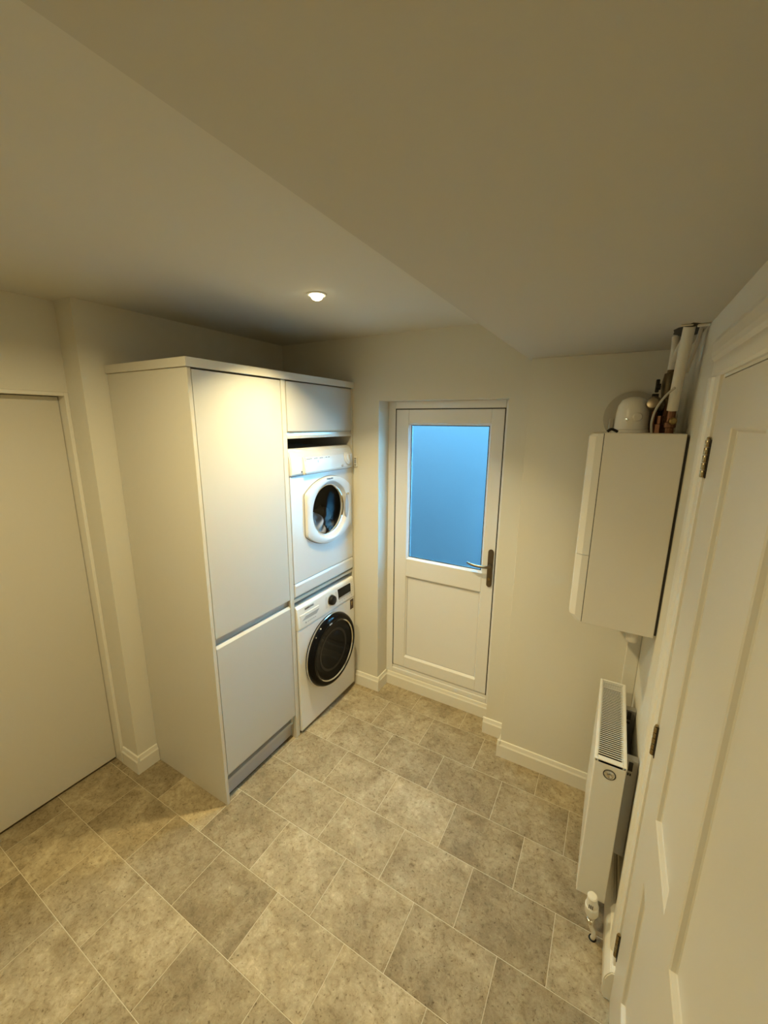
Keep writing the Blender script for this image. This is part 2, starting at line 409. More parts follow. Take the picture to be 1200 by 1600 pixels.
obj('panel_gasket', merge(box((PX0+.011, PX0+.0145, fy0+.0145, fy0+.0165, PZ0+.011, PZ1-.011)), box((PX0+.011, PX1-.011, fy0+.0145, fy0+.0165, PZ0+.011, PZ0+.0145)),
                          box((PX0+.011, PX1-.011, fy0+.0145, fy0+.0165, PZ1-.0145, PZ1-.011)), box((PX1-.0125, PX1-.011, fy0+.0145, fy0+.0165, PZ0+.011, PZ1-.011))), printl_m, d1)
# bronze lever handle
hx, hz0, hz1 = .936, .938, 1.186
pl = []
for i in range(13): a = pi*i/12; pl.append((hx+.0165*cos(a), hz1-.0165+.0165*sin(a)))
for i in range(13): a = pi+pi*i/12; pl.append((hx+.0165*cos(a), hz0+.0165+.0165*sin(a)))
hp = obj('handle_plate', prism([(a, b) for a, b in pl], 'y', fy0, fy0-.010, bevel=.003), bronze_m, d1, smooth=True); hp['label'] = 'bronze backplate of the door handle'
lv = obj('lever', tube([(hx, fy0-.008, 1.080), (hx, fy0-.030, 1.080), (hx-.010, fy0-.045, 1.080), (hx-.040, fy0-.050, 1.079), (hx-.085, fy0-.050, 1.080), (hx-.115, fy0-.046, 1.084), (hx-.138, fy0-.040, 1.088)],
         [.011,.010,.0095,.009,.0085,.008,.006], n=14), bronze_m, d1, smooth=True); lv['label'] = 'curved bronze lever handle'
obj('keyhole', lathe([(0,.0), (.0075,.0), (.0085,-.002), (.0085,-.004)], (hx, fy0-.014, .995), (0,1,0), n=20), brass_m, d1, smooth=True)

# outside beyond the glass
struct('ground_outside', box((-3, 5, YB+.30, 8, -.12, -.02)), ground_m, 'dark paving outside the frosted door', 'ground')
struct('wall_sky_block', box((-1.2, 1.1, 2.60, 2.75, -.02, 2.45), (-1.2, -1.05, YB+.30, 2.60, -.02, 2.45)), sky_block_m, 'dark unseen wall added outside the frosted door to block sky', 'wall')  # added unseen wall, keeps part of the sky off the pane

# ------------------------------------------------------------------ right door (door_2)
d2 = struct('door_2', label='white four-panel internal door with brass hinges on the right', cat='door', loc=(XR, (RY0+RY1)/2, 0))
XD = 1.738                                                                  # face of the leaf
EY0, EY1, EZ0, EZ1 = -.875, .172, .006, 2.056
pan = [(-.235, .003, .95, 1.945), (-.700, -.333, .95, 1.945), (-.235, .003, .285, .745), (-.700, -.333, .285, .745)]
XI = XD+.036
for y0, y1 in ((.003, EY1), (-.333, -.235), (EY0, -.700)):
    obj('stile', box((XD, XI, y0, y1, EZ0, EZ1)), door_m, d2)
for z0, z1 in ((EZ0, .285), (.745, .95), (1.945, EZ1)):
    for y0, y1 in ((-.235, .003), (-.700, -.333)):
        obj('rail', box((XD, XI, y0, y1, z0, z1)), door_m, d2)
def recessed(y0, y1, z0, z1, w, depth):
    bm = bmesh.new(); x = XD
    steps = [(0, x), (w*.4, x+depth*.2), (w*.7, x+depth*.8), (w, x+depth)]
    prev = None
    for a, xx in steps:
        cur = [bm.verts.new((xx, p, q)) for p, q in ((y0+a,z0+a),(y1-a,z0+a),(y1-a,z1-a),(y0+a,z1-a))]
        if prev:
            for k in range(4): bm.faces.new((prev[k], prev[(k+1)%4], cur[(k+1)%4], cur[k]))
        prev = cur
    bm.faces.new(prev)
    bmesh.ops.recalc_face_normals(bm, faces=list(bm.faces)); return bm
for p in pan: obj('panel', recessed(*p, .008, .012), door_m, d2)
obj('jamb', merge(box((XR-.004, XR+.06, EY1+.003, RY1, 0, RZ)), box((XR-.004, XR+.06, RY0, EY0-.003, 0, RZ)), box((XR-.004, XR+.06, EY0-.003, EY1+.003, EZ1+.004, RZ)),
                  box((XI+.002, XR+.06, EY1-.012, EY1+.003, 0, EZ1)), box((XI+.002, XR+.06, EY0-.003, EY0+.012, 0, EZ1)), box((XI+.002, XR+.06, EY0, EY1, EZ1-.012, EZ1+.004))), trim_m, d2)
obj('door_back', box((XI, XI+.012, EY0, EY1, EZ0, EZ1)), door_m, d2)
def architrave(y0, y1, z0, z1):                                             # vertical moulded strip, y0 = door side
    s = 1 if y1 > y0 else -1; w = abs(y1-y0)
    p = [(XR, y0), (XR-.010, y0), (XR-.013, y0+s*.006), (XR-.013, y0+s*w*.42), (XR-.019, y0+s*w*.50), (XR-.021, y0+s*w*.62), (XR-.021, y0+s*w*.86), (XR-.016, y0+s*w), (XR, y0+s*w)]
    return prism(p, 'z', z0, z1)
obj('architrave', architrave(RY1-.008, RY1+.092, 0, RZ-.008), trim_m, d2)
obj('architrave', architrave(RY0+.008, RY0-.092, 0, RZ-.008), trim_m, d2)
zz = RZ-.008; w = .100
obj('architrave_head', prism([(XR, zz), (XR-.010, zz), (XR-.013, zz+.006), (XR-.013, zz+w*.42), (XR-.019, zz+w*.5), (XR-.021, zz+w*.62), (XR-.021, zz+w*.86), (XR-.016, zz+w), (XR, zz+w)], 'y', RY0-.092, RY1+.092), trim_m, d2)
for zc in (1.868, 1.045, .232):
    h = .094
    hb = obj('hinge', merge(*[lathe([(0,-.0085), (.0062,-.0085), (.0068,-.0075), (.0068,.0075), (.0062,.0085), (0,.0085)], (XD-.004, .188, zc-h/2+.0095+i*.0188), (0,0,1), n=14) for i in range(5)],
                            lathe([(0,-.003), (.004,-.003), (.005,0), (.004,.003), (0,.004)], (XD-.004, .188, zc+h/2+.003), (0,0,1), n=12)), hinge_m, d2, smooth=True)
    hb['label'] = 'brass hinge knuckle'
    obj('hinge_leaf', box((XD-.002, XD+.0015, .172, .186, zc-h/2, zc+h/2)), blackp_m, hb)

# ------------------------------------------------------------------ left door (door_3)
d3 = struct('door_3', label='plain cream flush door recessed in the left wall', cat='door', loc=(-.81, -.52, 0))
obj('leaf', box((-.85, -.808, -.93, -.128, .016, 2.055), bevel=.002), flush_m, d3)
obj('frame', merge(box((-.875, DXL, -.126, DYE, 0, 2.075), bevel=.002), box((-.875, DXL, -.95, -.932, 0, 2.075), bevel=.002), box((-.875, DXL, -.932, -.126, 2.058, 2.075), bevel=.002),
                   box((-.893, -.852, -.14, -.126, 0, 2.058)), box((-.893, -.852, -.932, -.918, 0, 2.058)), box((-.893, -.852, -.932, -.126, 2.04, 2.058))), trim_m, d3)
struct('wall_beyond', box((-1.0, -.90, -1.0, 0, -.05, 2.2)), wall_m, 'wall behind the plain left door', 'wall')

# ------------------------------------------------------------------ cabinets
ZT, ZT2 = 2.200, 2.163
t = thing('tall_cabinet', 'tall pale grey two-door cabinet left of the stacked appliances', 'cabinet', (-.3, .28, 0))
obj('side_panel', box((XL+.002, 0, 0, .018, 0, ZT2-.001), bevel=.0008, seg=1), cabside_m, t)
obj('body', merge(box((XL+.002, -.024, .019, .034, .10, ZT2-.002)), box((XL+.002, -.024, .512, .527, .10, ZT2-.002)), box((XL+.002, XL+.012, .034, .512, .10, ZT2-.002)),
                  box((XL+.012, -.024, .034, .512, .10, .118)), box((XL+.012, -.024, .034, .512, 2.14, ZT2-.002)), box((XL+.012, -.024, .034, .512, .888, .906)), box((-.042, -.0245, .034, .512, .860, .970))), cab_m, t)
DU = obj('door', box((-.0225, -.0015, .0215, .526, .938, 2.156), bevel=.0015), cab_m, t); DU['label'] = 'large upper cabinet door'
lo = prism([(-.0225,.170), (-.0015,.170), (-.0015,.884), (-.013,.898), (-.0225,.898)], 'y', .0215, .526, bevel=.0008)
DL = obj('door', lo, cab_m, t); DL['label'] = 'lower cabinet door with bevelled top edge'
obj('handle_profile', merge(box((-.040, -.0232, .0215, .526, .898, .902)), box((-.024, -.0225, .0215, .526, .926, .938)), box((-.034, -.030, .0215, .526, .902, .940))), caprof_m, t)
obj('plinth', box((-.060, -.044, .019, .527, .008, .165)), plinth_m, t)
obj('plinth_gap_shade', box((-.058, -.046, .019, .527, .0005, .008)), dark_m, t)  # dark strip stands in for the shaded gap under the plinth
obj('divider_panel', merge(box((XL+.002, 0, .5285, .545, 0, ZT2-.001), bevel=.0008, seg=1), box((XL+.002, -.003, .5455, .563, 0, ZT2-.001), bevel=.0008, seg=1)), cabside_m, t)

t = thing('wall_cabinet', 'small grey cabinet above the tumble dryer', 'cabinet', (-.3, .87, 1.86))
obj('body', merge(box((XL+.002, -.024, .5645, .580, 1.862, ZT2-.002)), box((XL+.002, -.024, 1.155, 1.1695, 1.862, ZT2-.002)), box((XL+.002, XL+.012, .58, 1.155, 1.862, ZT2-.002)),
                  box((XL+.012, -.024, .58, 1.155, 2.14, ZT2-.002)), box((XL+.012, -.004, .5645, 1.1695, 1.858, 1.874))), cab_m, t)
d = obj('door', prism([(-.0225, 1.900), (-.013, 1.888), (-.0015, 1.898), (-.0015, 2.156), (-.0225, 2.156)], 'y', .568, 1.168, bevel=.0008), cab_m, t)
obj('handle_profile', box((-.020, -.008, .568, 1.168, 1.8745, 1.8872)), caprof_m, d)
e = tag(obj('end_panel', box((XL+.002, -.001, 1.171, 1.1885, 0, ZT2-.001), bevel=.0008, seg=1), cabside_m), 'thin cream upright end panel against the back wall beside appliances', 'panel')
tag(obj('top_board', box((XL+.002, .010, -.010, YB-.002, ZT2, ZT), bevel=.0015), cabside_m), 'long pale board capping the tall cabinet and appliance bay', 'board')
tag(obj('shelf_board', box((XL+.01, -.006, .5645, 1.1698, .903, .922), bevel=.001, seg=1), cabside_m), 'pale shelf between tumble dryer and washing machine', 'shelf')

# ------------------------------------------------------------------ appliances
def circ(c, r, n, ph=0): return [(c[0]+r*cos(2*pi*i/n+ph), c[1]+r*sin(2*pi*i/n+ph)) for i in range(n)]
def rect_out(y0, y1, z0, z1, c, n):
    """n points of a rectangle outline hit by rays from c at the angles of circ()"""
    out = []
    for i in range(n):
        a = 2*pi*i/n; dy, dz = cos(a), sin(a)
        k = min(((y1-c[0])/dy if dy > 1e-9 else (y0-c[0])/dy if dy < -1e-9 else 1e9), ((z1-c[1])/dz if dz > 1e-9 else (z0-c[1])/dz if dz < -1e-9 else 1e9))
        out.append((c[0]+dy*k, c[1]+dz*k))
    for cy in (y0, y1):                                                     # snap nearest to true corners
        for cz in (z0, z1):
            j = min(range(n), key=lambda q: (out[q][0]-cy)**2+(out[q][1]-cz)**2); out[j] = (cy, cz)
    return out
AY0, AY1 = .568, 1.166
# ---- tumble dryer
D = thing('tumble_dryer', 'white tumble dryer with clothes behind its clear round door', 'tumble dryer', (-.28, .867, .922))
dz0, dz1 = .932, 1.800
obj('body', merge(box((-.56, -.02, AY0, AY0+.006, dz0, 1.792)), box((-.56, -.02, AY1-.006, AY1, dz0, 1.792)), box((-.56, -.555, AY0, AY1, dz0, 1.792)),
                  box((-.56, -.02, AY0, AY1, dz0, dz0+.006)), box((-.56, -.03, AY0, AY1, 1.787, 1.794))), dryer_m, D)
dc = (.905, 1.408)
N = 96
fp = ring_plate(rect_out(AY0, AY1, 1.022, 1.648, dc, N), circ(dc, .178, N), -.020, 0.0)
obj('front_panel', fp, dryer_m, D)
obj('kick_panel', prism([(-.02,.932), (-.006,.932), (.002,.940), (.003,1.006), (-.002,1.0185), (-.02,1.0185)], 'y', AY0, AY1, bevel=.003), dryer_m, D)
fas = prism([(-.06,1.651), (0,1.651), (.010,1.656), (.013,1.690), (.008,1.735), (-.002,1.772), (-.014,1.790), (-.03,1.799), (-.06,1.801)], 'y', AY0, AY1, bevel=.006)
F = obj('control_panel', fas, dryerp_m, D, smooth=True, angle=25)
obj('pull_panel', prism([(.004,1.653), (.014,1.652), (.020,1.660), (.021,1.690), (.017,1.728), (.009,1.752), (.002,1.752)], 'y', .682, 1.150, bevel=.004), dryer_m, F, smooth=True, angle=25)
obj('panel_edge', prism([(.004,1.652), (.015,1.652), (.0225,1.662), (.0225,1.692), (.0165,1.735), (.010,1.752), (.002,1.752)], 'y', .668, .681, bevel=.002), dryerp_m, F)
kc = (.006, 1.095, 1.716)
ks = Vector((1, 0, .22)).normalized()
kn = obj('dial', lathe([(0,.016), (.018,.016), (.026,.013), (.028,.008), (.038,.007), (.040,.004), (.040,-.004)], Vector(kc)+ks*.011, ks, n=40), dryerp_m, F, smooth=True)
obj('dial_grip', box((kc[0]+.022, kc[0]+.038, kc[1]-.006, kc[1]+.006, kc[2]-.018, kc[2]+.026), bevel=.003), printl_m, kn)
obj('button', lathe([(0,.006), (.007,.006), (.009,.003), (.009,-.003)], (.021, 1.030, 1.676), (1,0,.05), n=24), printl_m, F, smooth=True)
mk = [box((.0190, .0194, y, y+.012, 1.7385, 1.7415)) for y in (.692,.708,.724,.760,.776,.810,.826,.866,.892)]
mk += [box((.0210, .0214, .705, .709, 1.690, 1.706)), box((.0208, .0214, .790, .793, 1.700, 1.728)), box((.0212, .0216, 1.015, 1.017, 1.672, 1.694))]
for q in mk: bmesh.ops.translate(q, verts=list(q.verts), vec=(-.003, 0, 0))
obj('printed_marks', merge(*mk), print_m, F)['kind'] = 'stuff'
obj('drop_mark', lathe([(0,.0008), (.005,.0006), (.005,0)], (.0135, .651, 1.672), (1,0,0), n=12), print_m, F)
# door ring with flat sides
def flat_circle(c, hw, hz, cz, n):
    """outline: arcs above and below, straight left and right sides"""
    R = (hw*hw+(hz-cz)**2)/(2*(hz-cz)); z0 = hz-R; out = []
    for i in range(n):
        a = 2*pi*i/n; dy, dz = cos(a), sin(a)
        # ray meets side or arc
        k = hw/abs(dy) if abs(dy) > 1e-9 else 9
        if abs(k*dz) > cz:
            s = abs(dz); b = -s*z0; k = -b+math.sqrt(b*b-(z0*z0-R*R))
        out.append((c[0]+dy*k, c[1]+dz*k))
    return out
rc = (.905, 1.408)
def multi_ring(sections, m_closed=False):
    """sections: list of (outline, x)"""
    bm = bmesh.new(); prev = None
    for o, x in sections:
        cur = [bm.verts.new((x, p[0], p[1])) for p in o]
        if prev:
            for i in range(len(cur)):
                j = (i+1) % len(cur); bm.faces.new((prev[i], prev[j], cur[j], cur[i]))
        prev = cur
    bmesh.ops.recalc_face_normals(bm, faces=list(bm.faces)); return bm
def fc(s): return flat_circle(rc, .228*s, .212*s, .125*s, N)
dd = obj('door', multi_ring([(fc(1.0), .001), (fc(1.0), .014), (fc(.985), .019), (fc(.93), .022), (circ(rc, .188, N), .024), (circ(rc, .180, N), .021), (circ(rc, .168, N), .004), (circ(rc, .160, N), -.004), (circ(rc, .157, N), -.02)]), dryerp_m, D, smooth=True, angle=30)
obj('door_gap', ring_plate(fc(1.014), fc(.99), .0002, .0012), line_m, dd)
obj('panel_gaps', merge(box((-.012, -.0015, AY0+.001, AY1-.001, 1.6478, 1.6512)), box((-.012, -.0025, AY0+.001, AY1-.001, 1.0183, 1.0222))), line_m, D)['kind'] = 'stuff'
obj('glass', lathe([(0,-.045), (.05,-.043), (.10,-.036), (.14,-.020), (.157,-.006)], (0, rc[0], rc[1]), (1,0,0), n=48), clear_m, dd, smooth=True)
obj('glass_rim', lathe([(.152,-.006), (.156,.000), (.161,.001), (.161,-.006)], (0, rc[0], rc[1]), (1,0,0), n=64), chrome_m, dd, smooth=True)
hs = [(rc[0]+.168+.020*cos(a), rc[1]-.005+.080*sin(a)) for a in [2*pi*i/24 for i in range(24)]]
obj('finger_grip', prism([(a, b) for a, b in hs], 'x', .010, .0235), printl_m, dd)
obj('latch', box((.016, .0275, rc[0]+.165, rc[0]+.190, rc[1]+.070, rc[1]+.086), bevel=.003), chrome_m, dd)
text('door_logo', 'Hotpoint', .017, (.0236, rc[0]-.042, rc[1]+.1945), print_m, dd, bold=.0004)
drum = obj('drum', merge(lathe([(.180,-.0199), (.200,-.05), (.240,-.09), (.245,-.45), (.20,-.47), (0,-.475)], (0, rc[0], rc[1]), (1,0,0), n=56)), drum_m, D, smooth=True)
for a in (1.2, 3.3, 5.4):
    obj('drum_paddle', tube([(-.10, rc[0]+.225*cos(a), rc[1]+.225*sin(a)), (-.42, rc[0]+.225*cos(a), rc[1]+.225*sin(a))], .022, n=10), drum_m, drum, smooth=True)
# clothes lying in the drum
tag(obj('white_laundry', grid_cloth((-.150, .905, 1.265), .085, .082, .078, 3, amp=.8), sheet_m, smooth=True, angle=180, base=(-.15,.93,1.18)), 'crumpled white laundry low in the dryer drum', 'laundry')
tag(obj('grey_laundry', grid_cloth((-.185, 1.060, 1.290), .08, .055, .070, 8, amp=.7), grey_m, smooth=True, angle=180, base=(-.185,1.055,1.21)), 'crumpled dark grey laundry right of white laundry in the dryer', 'laundry')
tag(obj('navy_laundry', grid_cloth((-.345, 1.01, 1.40), .075, .075, .14, 11, amp=.5), navy_m, smooth=True, angle=180, base=(-.345,1.01,1.25)), 'navy laundry hanging high inside the dryer', 'laundry')

# ---- washing machine
WM = thing('washing_machine', 'white washing machine with large black round door on the floor', 'washing machine', (-.28, .867, 0))
wz0, wz1 = .020, .868
obj('body', merge(box((-.57, -.012, AY0+.002, AY1, wz0, .850), bevel=.003)), white_m, WM)
obj('top_lid', box((-.575, -.030, AY0+.001, AY1+.001, .8505, .872), bevel=.004), printl_m, WM)
obj('front_panel', prism([(-.011,wz0), (.006,wz0), (.009,.026), (.009,.716), (-.011,.716)], 'y', AY0+.002, AY1, bevel=.004), white_m, WM)
cp = obj('control_panel', prism([(-.029,.719), (.009,.719), (.012,.724), (.010,.800), (.004,.858), (-.004,.869), (-.029,.871)], 'y', AY0+.002, AY1, bevel=.004), whitep_m, WM, smooth=True, angle=25)
for y in (AY0+.05, AY1-.05):
    for x in (-.05, -.5): obj('foot', lathe([(0,0), (.022,0), (.022,.008), (.012,.010), (.012,.0205)], (x, y, 0), (0,0,1), n=16), blackp_m, WM)
obj('base_gap_shade', box((-.020, -.012, AY0+.004, AY1-.002, .0005, .0195)), dark_m, WM)  # dark filler in place of the shade under the machine
sx = lambda z: .012-.002*(z-.724)/.076 if z < .8 else .010-.006*(z-.8)/.058
kd = (sx(.79), .900, .794)
kb = obj('dial', lathe([(0,.024), (.022,.024), (.029,.021), (.032,.014), (.034,0)], kd, (1,0,.06), n=40), blackp_m, cp, smooth=True)
obj('dial_ring', lathe([(.034,.003), (.037,.003), (.039,0)], kd, (1,0,.06), n=40), chrome_m, kb, smooth=True)
mks = []
for i in range(9):
    for s, yy in ((1, .945), (-1, .838)):
        z = .760+i*.0085
        mks.append(box((sx(z)-.0004, sx(z)+.0006, yy, yy+.018, z, z+.0018)))
obj('programme_marks', merge(*mks), printl_m, cp)['kind'] = 'stuff'
sc = obj('display', prism([(.978,.764), (1.122,.762), (1.118,.836), (.974,.838)], 'x', .004, .0135, bevel=.002), screen_m, cp)
obj('display_strip', box((.0128, .0140, .980, 1.120, .765, .776)), printl_m, sc)
obj('button_marks', merge(*[box((.009, .0125, .985+i*.028, .997+i*.028, .744, .7465)) for i in range(6)], *[box((sx(.77+i*.016)-.0004, sx(.77+i*.016)+.0006, 1.136, 1.152, .77+i*.016, .7716+i*.016)) for i in range(5)]), printl_m, cp)['kind'] = 'stuff'
dr = obj('detergent_drawer', prism([(.590,.742), (.770,.742), (.770,.812), (.590,.812)], 'x', .006, .0125, bevel=.0015), whitep_m, cp)
obj('drawer_grip', prism([(.606,.772), (.742,.768), (.770,.793), (.640,.793)], 'x', .0120, .0131), printl_m, dr)
tx = text('logo', 'SAMSUNG', .0185, (.0090, .636, .832), print_m, cp, bold=.0005)
obj('drawer_marks', merge(*[box((.0122, .0131, .655+i*.017, .667+i*.017, .748, .7525)) for i in range(5)], lathe([(0,.0131), (.006,.0131), (.006,.0120)], (0, .640, .750), (1,0,0), n=14)), printl_m, dr)
bd = obj('sticker', box((.0088, .0098, 1.116, 1.156, .632, .706)), badge_m, WM); bd['label'] = 'dark brown sticker'
obj('sticker_mark', merge(box((.0096, .0101, 1.126, 1.146, .676, .690)), box((.0096, .0101, 1.131, 1.141, .660, .676))), brass_m, bd)
wc = (.868, .460)
cw = (0, wc[0], wc[1])
wd = obj('door', lathe([(.243,.009), (.246,.026), (.243,.044), (.234,.056), (.220,.062), (.207,.060), (.200,.054), (.190,.050)], cw, (1,0,0), n=80), black_m, WM, smooth=True, angle=50); wd['label'] = 'black glossy door ring'
obj('chrome_trim', lathe([(.2465,.018), (.2485,.020), (.2485,.026), (.2465,.028)], cw, (1,0,0), n=80), chrome_m, wd, smooth=True)
obj('inner_trim', lathe([(.200,.0545), (.2035,.0575), (.2055,.0595), (.2065,.0605)], cw, (1,0,0), n=80), chrome_m, wd, smooth=True)
obj('window', lathe([(.192,.0505), (.170,.047), (.13,.042), (.08,.038), (0,.036)], cw, (1,0,0), n=80), black_m, wd, smooth=True)
obj('window_ring', lathe([(.130,.0425), (.134,.0435), (.140,.0443), (.146,.0448)], cw, (1,0,0), n=80), blackp_m, wd, smooth=True)
obj('handle_mark', box((.0602, .0622, wc[0]-.060, wc[0]-.035, wc[1]+.203, wc[1]+.213)), printl_m, wd)

# small switch on the back wall beside the dryer
sw = thing('wall_switch', 'small white switch on back wall beside the dryer', 'switch', (.030, YB, 1.69))
obj('plate', box((.006, .034, YB-.010, YB, 1.655, 1.725), bevel=.002), trim_m, sw)
obj('rocker', box((.012, .028, YB-.0135, YB-.0095, 1.678, 1.702), bevel=.001), printl_m, sw)
obj('slot', merge(box((.012, .028, YB-.0108, YB-.0098, 1.708, 1.712)), box((.012, .028, YB-.0108, YB-.0098, 1.664, 1.668))), print_m, sw)['kind'] = 'stuff'

# ------------------------------------------------------------------ boiler
BY0, BY1, BX, BXB, BZ0, BZ1 = .585, .955, 1.4955, 1.7365, 1.177, 1.920
b = thing('boiler', 'cream wall-hung boiler on the right wall above the radiator', 'boiler', (BXB, (BY0+BY1)/2, BZ0))
obj('body', box((BX, BXB, BY0, BY1, BZ0, BZ1), bevel=.003), boiler_m, b)
obj('wall_gap_shade', box((BXB, XR-.001, BY0+.006, BY1-.012, BZ0+.01, BZ1-.01)), dark_m, b)  # dark slab drawn as the shadow gap between boiler and wall
obj('cover_gap', box((BX-.0022, BX, BY0+.003, BY1-.003, BZ0+.004, BZ1-.004)), dark_m, b)
def cover(z0, z1, zc0, zc1):
    x1 = BX-.0022; x0 = 1.4435
    p = [(x1, BY0), (x0+.026, BY0), (x0+.006, BY0+.012), (x0, BY0+.05), (x0, BY1-.05), (x0+.006, BY1-.012), (x0+.026, BY1), (x1, BY1)]
    bm = bmesh.new(); rows = []
    for z, ins in ((z0, zc0), (z0+zc0, 0), (z1-zc1, 0), (z1, zc1)):
        rows.append([bm.verts.new((min(x1, a+ins*.9) if a < x1 else a, q, z)) for a, q in p])
    n = len(p)
    for A, B in zip(rows, rows[1:]):
        for i in range(n): bm.faces.new((A[i], A[(i+1)%n], B[(i+1)%n], B[i]))
    bm.faces.new(rows[0]); bm.faces.new(rows[-1][::-1])
    bmesh.ops.recalc_face_normals(bm, faces=list(bm.faces)); return bm
obj('upper_cover', cover(1.4575, BZ1-.004, .0001, .010), boilerf_m, b)
obj('lower_cover', cover(BZ0+.004, 1.4555, .024, .0001), boilerf_m, b)
for x, y, r_, h in ((1.580, .68, .015, .018), (1.626, .68, .016, .030), (1.674, .64, .020, .052)):
    obj('pipe_stub', lathe([(0,0), (r_,0), (r_,h*.5), (r_*1.15,h*.5), (r_*1.15,h)], (x, y, BZ0-h), (0,0,1), n=20), boiler_m, b, smooth=True)
# flue
fx, fyy = 1.577, .745
fl = obj('flue_elbow', lathe([(.064,0), (.064,.008), (.057,.012), (.056,.070), (.052,.098), (.041,.118), (.023,.128), (0,.131)], (fx, fyy, BZ1), (0,0,1), n=40), flue_m, b, smooth=True); fl['label'] = 'white domed flue elbow on top of the boiler'
obj('screw', lathe([(0,.004), (.005,.003), (.006,0)], (fx-.018, fyy-.053, BZ1+.046), (-.3,-1,0), n=12), chrome_m, fl, smooth=True)
obj('test_cap', lathe([(0,.008), (.013,.008), (.016,.004), (.016,-.01)], (fx+.014, fyy-.050, BZ1+.056), (.25,-1,0), n=20), flue_m, fl, smooth=True)
obj('flue_pipe', tube([(fx, fyy, BZ1+.076), (fx+.002, YC, BZ1+.080)], .046, n=28, sub=1), flue_m, b, smooth=True)
obj('wall_collar', lathe([(.046,.004), (.098,.004), (.110,.0), (.110,-.012)], (fx+.002, YC-.012, BZ1+.060), (0,-1,0), n=48), collar_m, b, smooth=True)
obj('flue_clip', merge(box((1.498, 1.516, .86, .93, BZ1, BZ1+.052), bevel=.004)), collar_m, b)
obj('black_clip', tube([(1.503, .605, BZ1+.004), (1.515, .602, BZ1+.012), (1.535, .605, BZ1+.003)], .005, n=10), blackp_m, b, smooth=True)

# pipework above the boiler, into a rough hole in the soffit
p1 = thing('heating_pipe', 'thick white lagged pipe rising from boiler to ceiling hole', 'pipe', (1.694, .66, BZ1))
obj('lagging', tube([(1.690, .660, 1.998), (1.691, .640, 2.08), (1.692, .605, 2.18), (1.694, .580, 2.253)], [.0165,.0165,.0165,.0165], n=22), insul_m, p1, smooth=True)
obj('valve', merge(lathe([(0,0), (.014,0), (.014,.018), (.018,.020), (.018,.036), (.013,.038), (.013,.078), (0,.078)], (1.690, .662, BZ1), (0,0,1), n=12)), copper_m, p1)
obj('valve_cap', lathe([(.010,0), (.012,.004), (.012,.018), (.008,.022), (0,.022)], (1.692, .650, BZ1+.040), (.2,-1,.1), n=14), brass_m, p1, smooth=True)
p2 = thing('branched_pipe', 'white forked pipe with dark brass valve behind the lagged pipe', 'pipe', (1.672, .74, BZ1))
obj('fork', merge(tube([(1.676, .74, 2.14), (1.677, .74, 2.20), (1.675, .745, 2.253)], .0125, n=16), tube([(1.677, .74, 2.165), (1.688, .73, 2.205), (1.706, .715, 2.253)], .0125, n=16)), insul_m, p2, smooth=True)
obj('isolation_valve', merge(lathe([(.012,-.062), (.012,-.045), (.019,-.043), (.022,-.02), (.024,0), (.022,.02), (.019,.043), (.012,.045), (.012,.06)], (1.676, .74, 2.085), (0,0,1), n=16)), oldbrass_m, p2, smooth=True)
obj('valve_lever', merge(box((1.634, 1.646, .712, .724, 2.062, 2.108), bevel=.003), lathe([(0,0), (.011,0), (.011,.014), (0,.014)], (1.650, .718, 2.082), (-1,0,0), n=12), box((1.627, 1.648, .710, .724, 2.046, 2.058), bevel=.002)), blackp_m, p2)
obj('expansion_body', lathe([(0,.036), (.018,.034), (.025,.024), (.025,-.03), (.016,-.036)], (1.640, .70, 2.020), (-.3,-1,.15), n=22), bronze_m, p2, smooth=True)
obj('copper_tail', merge(tube([(1.676, .74, BZ1), (1.676, .74, 2.03)], .0115, n=14, sub=1), tube([(1.642, .72, BZ1), (1.642, .71, 2.0)], .010, n=14, sub=1), lathe([(.018,0), (.018,.03), (.011,.032), (.011,.06)], (1.662, .70, BZ1), (0,0,1), n=8)), copper_m, p2, smooth=True)
obj('pump_body', merge(box((1.640, 1.672, .755, .800, BZ1, 2.02), bevel=.006), lathe([(0,.0), (.018,.0), (.020,.01), (.020,.03), (0,.03)], (1.655, .755, 1.965), (0,-1,0), n=18)), blackp_m, p2)
tag(obj('grey_cable', tube([(1.638, .640, BZ1+.001), (1.634, .635, 1.96), (1.642, .630, 2.005), (1.662, .622, 2.045), (1.684, .612, 2.07)], .0038, n=10), cable_m, smooth=True, base=(1.638,.640,BZ1)), 'thin grey cable looping in front of the lagged pipe', 'cable')
tag(obj('white_cable', tube([(1.712, .655, 2.12), (1.716, .645, 2.15), (1.723, .625, 2.20), (1.729, .610, 2.253)], .0058, n=10), insul_m, smooth=True, base=(1.712,.655,2.12)), 'white cable beside the lagged pipe against the wall', 'cable')
rr = random.Random(7)
hole = [(1.703+.042*cos(a)*(1+rr.uniform(-.25,.2)), .655+.115*sin(a)*(1+rr.uniform(-.2,.2))) for a in [2*pi*i/18 for i in range(18)]]
hole = [(min(x, XR-.002), y) for x, y in hole]
tag(obj('ceiling_hole', prism(hole, 'z', ZS-.0008, ZS+.0002), dark_m), 'rough dark hole in lower ceiling where pipes pass', 'hole')
tag(obj('broken_plaster', merge(box((1.712, 1.743, .548, .566, ZS-.008, ZS-.001), bevel=.002), box((1.668, 1.700, .540, .548, ZS-.005, ZS-.001), bevel=.002)), wall_m), 'torn plasterboard edge around the ceiling pipe hole', 'plaster')
tag(obj('pipe_boxing', box((1.690, XR-.0005, YC-.040, YC-.001, .131, BZ0-.03), bevel=.003), wall_m), 'slim white pipe boxing in corner below the boiler', 'pipe boxing')

